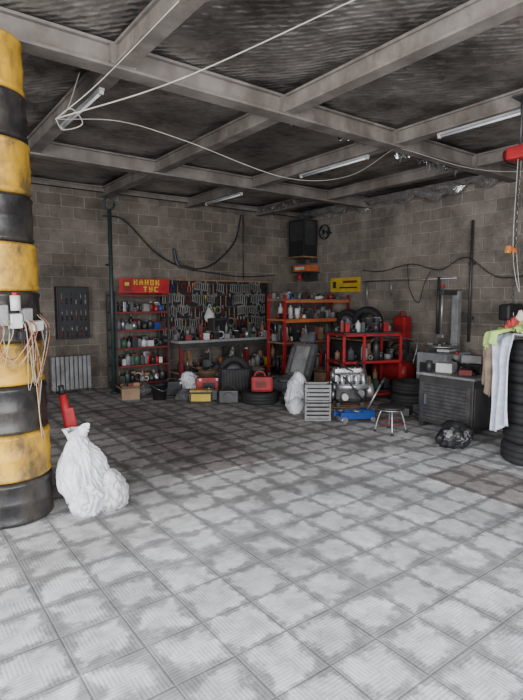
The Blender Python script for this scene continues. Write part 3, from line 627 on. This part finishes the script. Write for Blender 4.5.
def wrench(x,z,L,m=LST):
    b.box((x,0,z-L/2),(.018,.006,L-.03),m); b.tube([(x+.018*math.cos(k*math.pi/5),0,z+.018*math.sin(k*math.pi/5)) for k in range(11)],.007,m,5)
    b.box((x-.014,0,z-L-.005),(.012,.008,.035),m,(0,.3,0)); b.box((x+.014,0,z-L-.005),(.012,.008,.035),m,(0,-.3,0))
def driver(x,z): 
    m=rnd.choice([DRED,YSG,BLK,BLK,ORG,GREEN,WHT]); b.cyl((x,0,z),(x,0,z-.09),.017,m,10,.012); b.cyl((x,0,z-.09),(x,0,z-.22),.006,LST,6)
def hammer(x,z): b.cyl((x,0,z),(x,0,z-.28),.013,WOOD,8); b.box((x,0,z+.0),(.12,.03,.035),DST,bev=.005)
def pliers(x,z):
    m=rnd.choice([DRED,BLUE,BLK,ORG]); b.wire([(x-.01,0,z),(x-.03,0,z-.08),(x-.025,0,z-.16)],.008,m,4); b.wire([(x+.01,0,z),(x+.03,0,z-.08),(x+.025,0,z-.16)],.008,m,4); b.box((x,0,z+.03),(.03,.012,.07),LST,bev=.004)
def ring(x,z): 
    r=rnd.uniform(.05,.08); b.tube([(x+r*math.cos(k*math.pi/8),0,z-r+r*math.sin(k*math.pi/8)) for k in range(17)],.012,rnd.choice([BLK,LST,GRY,DRED]),6)
for row,z in enumerate((.54,.3,.06,-.18,-.36)):
    x=-1.26
    while x<1.26:
        k=rnd.random()
        if k<.38:
            for i in range(rnd.randint(3,6)):
                if x<1.25: wrench(x,z+rnd.uniform(-.03,.03),.1+.016*i+rnd.random()*.06)
                x+=.05
        elif k<.56: driver(x,z); x+=.05
        elif k<.72: hammer(x+.03,z); x+=.13
        elif k<.88: pliers(x,z-.03); x+=.08
        else: ring(x+.04,z); x+=.16
b.done('hanging_hand_tools',(5.68,9.1,1.4))
b=B(); W=2.75; 
b.box((0,0,.82),(W,.65,.05),BEN,bev=.006); b.box((0,-.3,.75),(W-.05,.03,.1),DST)
for x in(-W/2+.06,0,W/2-.06):
    for y in(-.28,.28): b.box((x,y,.4),(.06,.06,.8),DRED if x<0 else DST)
b.box((0,0,.22),(W-.1,.6,.03),WOOD)
clutter(b,-1.25,1.25,-.2,.1,.237,20,.2,.48,MUTE,93); clutter(b,-1.25,1.25,-.25,-.15,.237,20,.1,.3,ALLC,94)
b.done('workbench',(5.75,8.7,0))
b=B(); clutter(b,-1.3,1.3,-.1,.2,0,20,.08,.36,MUTE+[DST],91); clutter(b,-1.3,1.3,-.28,-.15,0,20,.05,.18,MUTE,92)
b.box((-.3,.05,.22),(.4,.2,.34),DST,(0,0,.1),.01); b.box((-.3,-.052,.24),(.3,.01,.22),BLK,(0,0,.1))
b.done('bench_clutter',(5.75,8.68,.847))
b=B(); b.blob((0,0,0),(.12,.08,.16),WHT,.2,2.5,5,False,.45,seed=44); b.wire([(-.05,0,.14),(0,0,.24),(.05,0,.14)],.008,WHT); b.done('hanging_plastic_bag',(5.38,8.95,1.28))
# ---------------------------------------------------------------- light
w=bpy.data.worlds.new('daylight'); S.world=w; w.use_nodes=True
bg=w.node_tree.nodes['Background']; bg.inputs[0].default_value=(.85,.92,1,1); bg.inputs[1].default_value=1.6
def area(name,loc,tgt,sx,sy,p,col):
    l=bpy.data.lights.new(name,'AREA'); l.shape='RECTANGLE'; l.size=sx; l.size_y=sy; l.energy=p; l.color=col
    o=bpy.data.objects.new(name,l); COL.objects.link(o); o.location=loc; o.rotation_euler=(Vector(tgt)-Vector(loc)).to_track_quat('-Z','Y').to_euler(); return o
area('front_door_daylight',(.2,-2.3,1.8),(1.7,2.8,0),5.6,3.0,680,(.975,.985,1))
area('side_door_daylight',(-3.1,1.6,1.6),(.4,2.5,0),2.8,2.6,480,(.98,.99,1))
# ---------------------------------------------------------------- camera
c=bpy.data.cameras.new('camera'); co=bpy.data.objects.new('camera',c); COL.objects.link(co); S.camera=co
c.sensor_fit='VERTICAL'; c.sensor_height=24; c.lens=24*510/700; c.clip_start=.05
co.location=(0,0,1.6); co.rotation_euler=(math.radians(84.4),0,math.radians(-36.8))
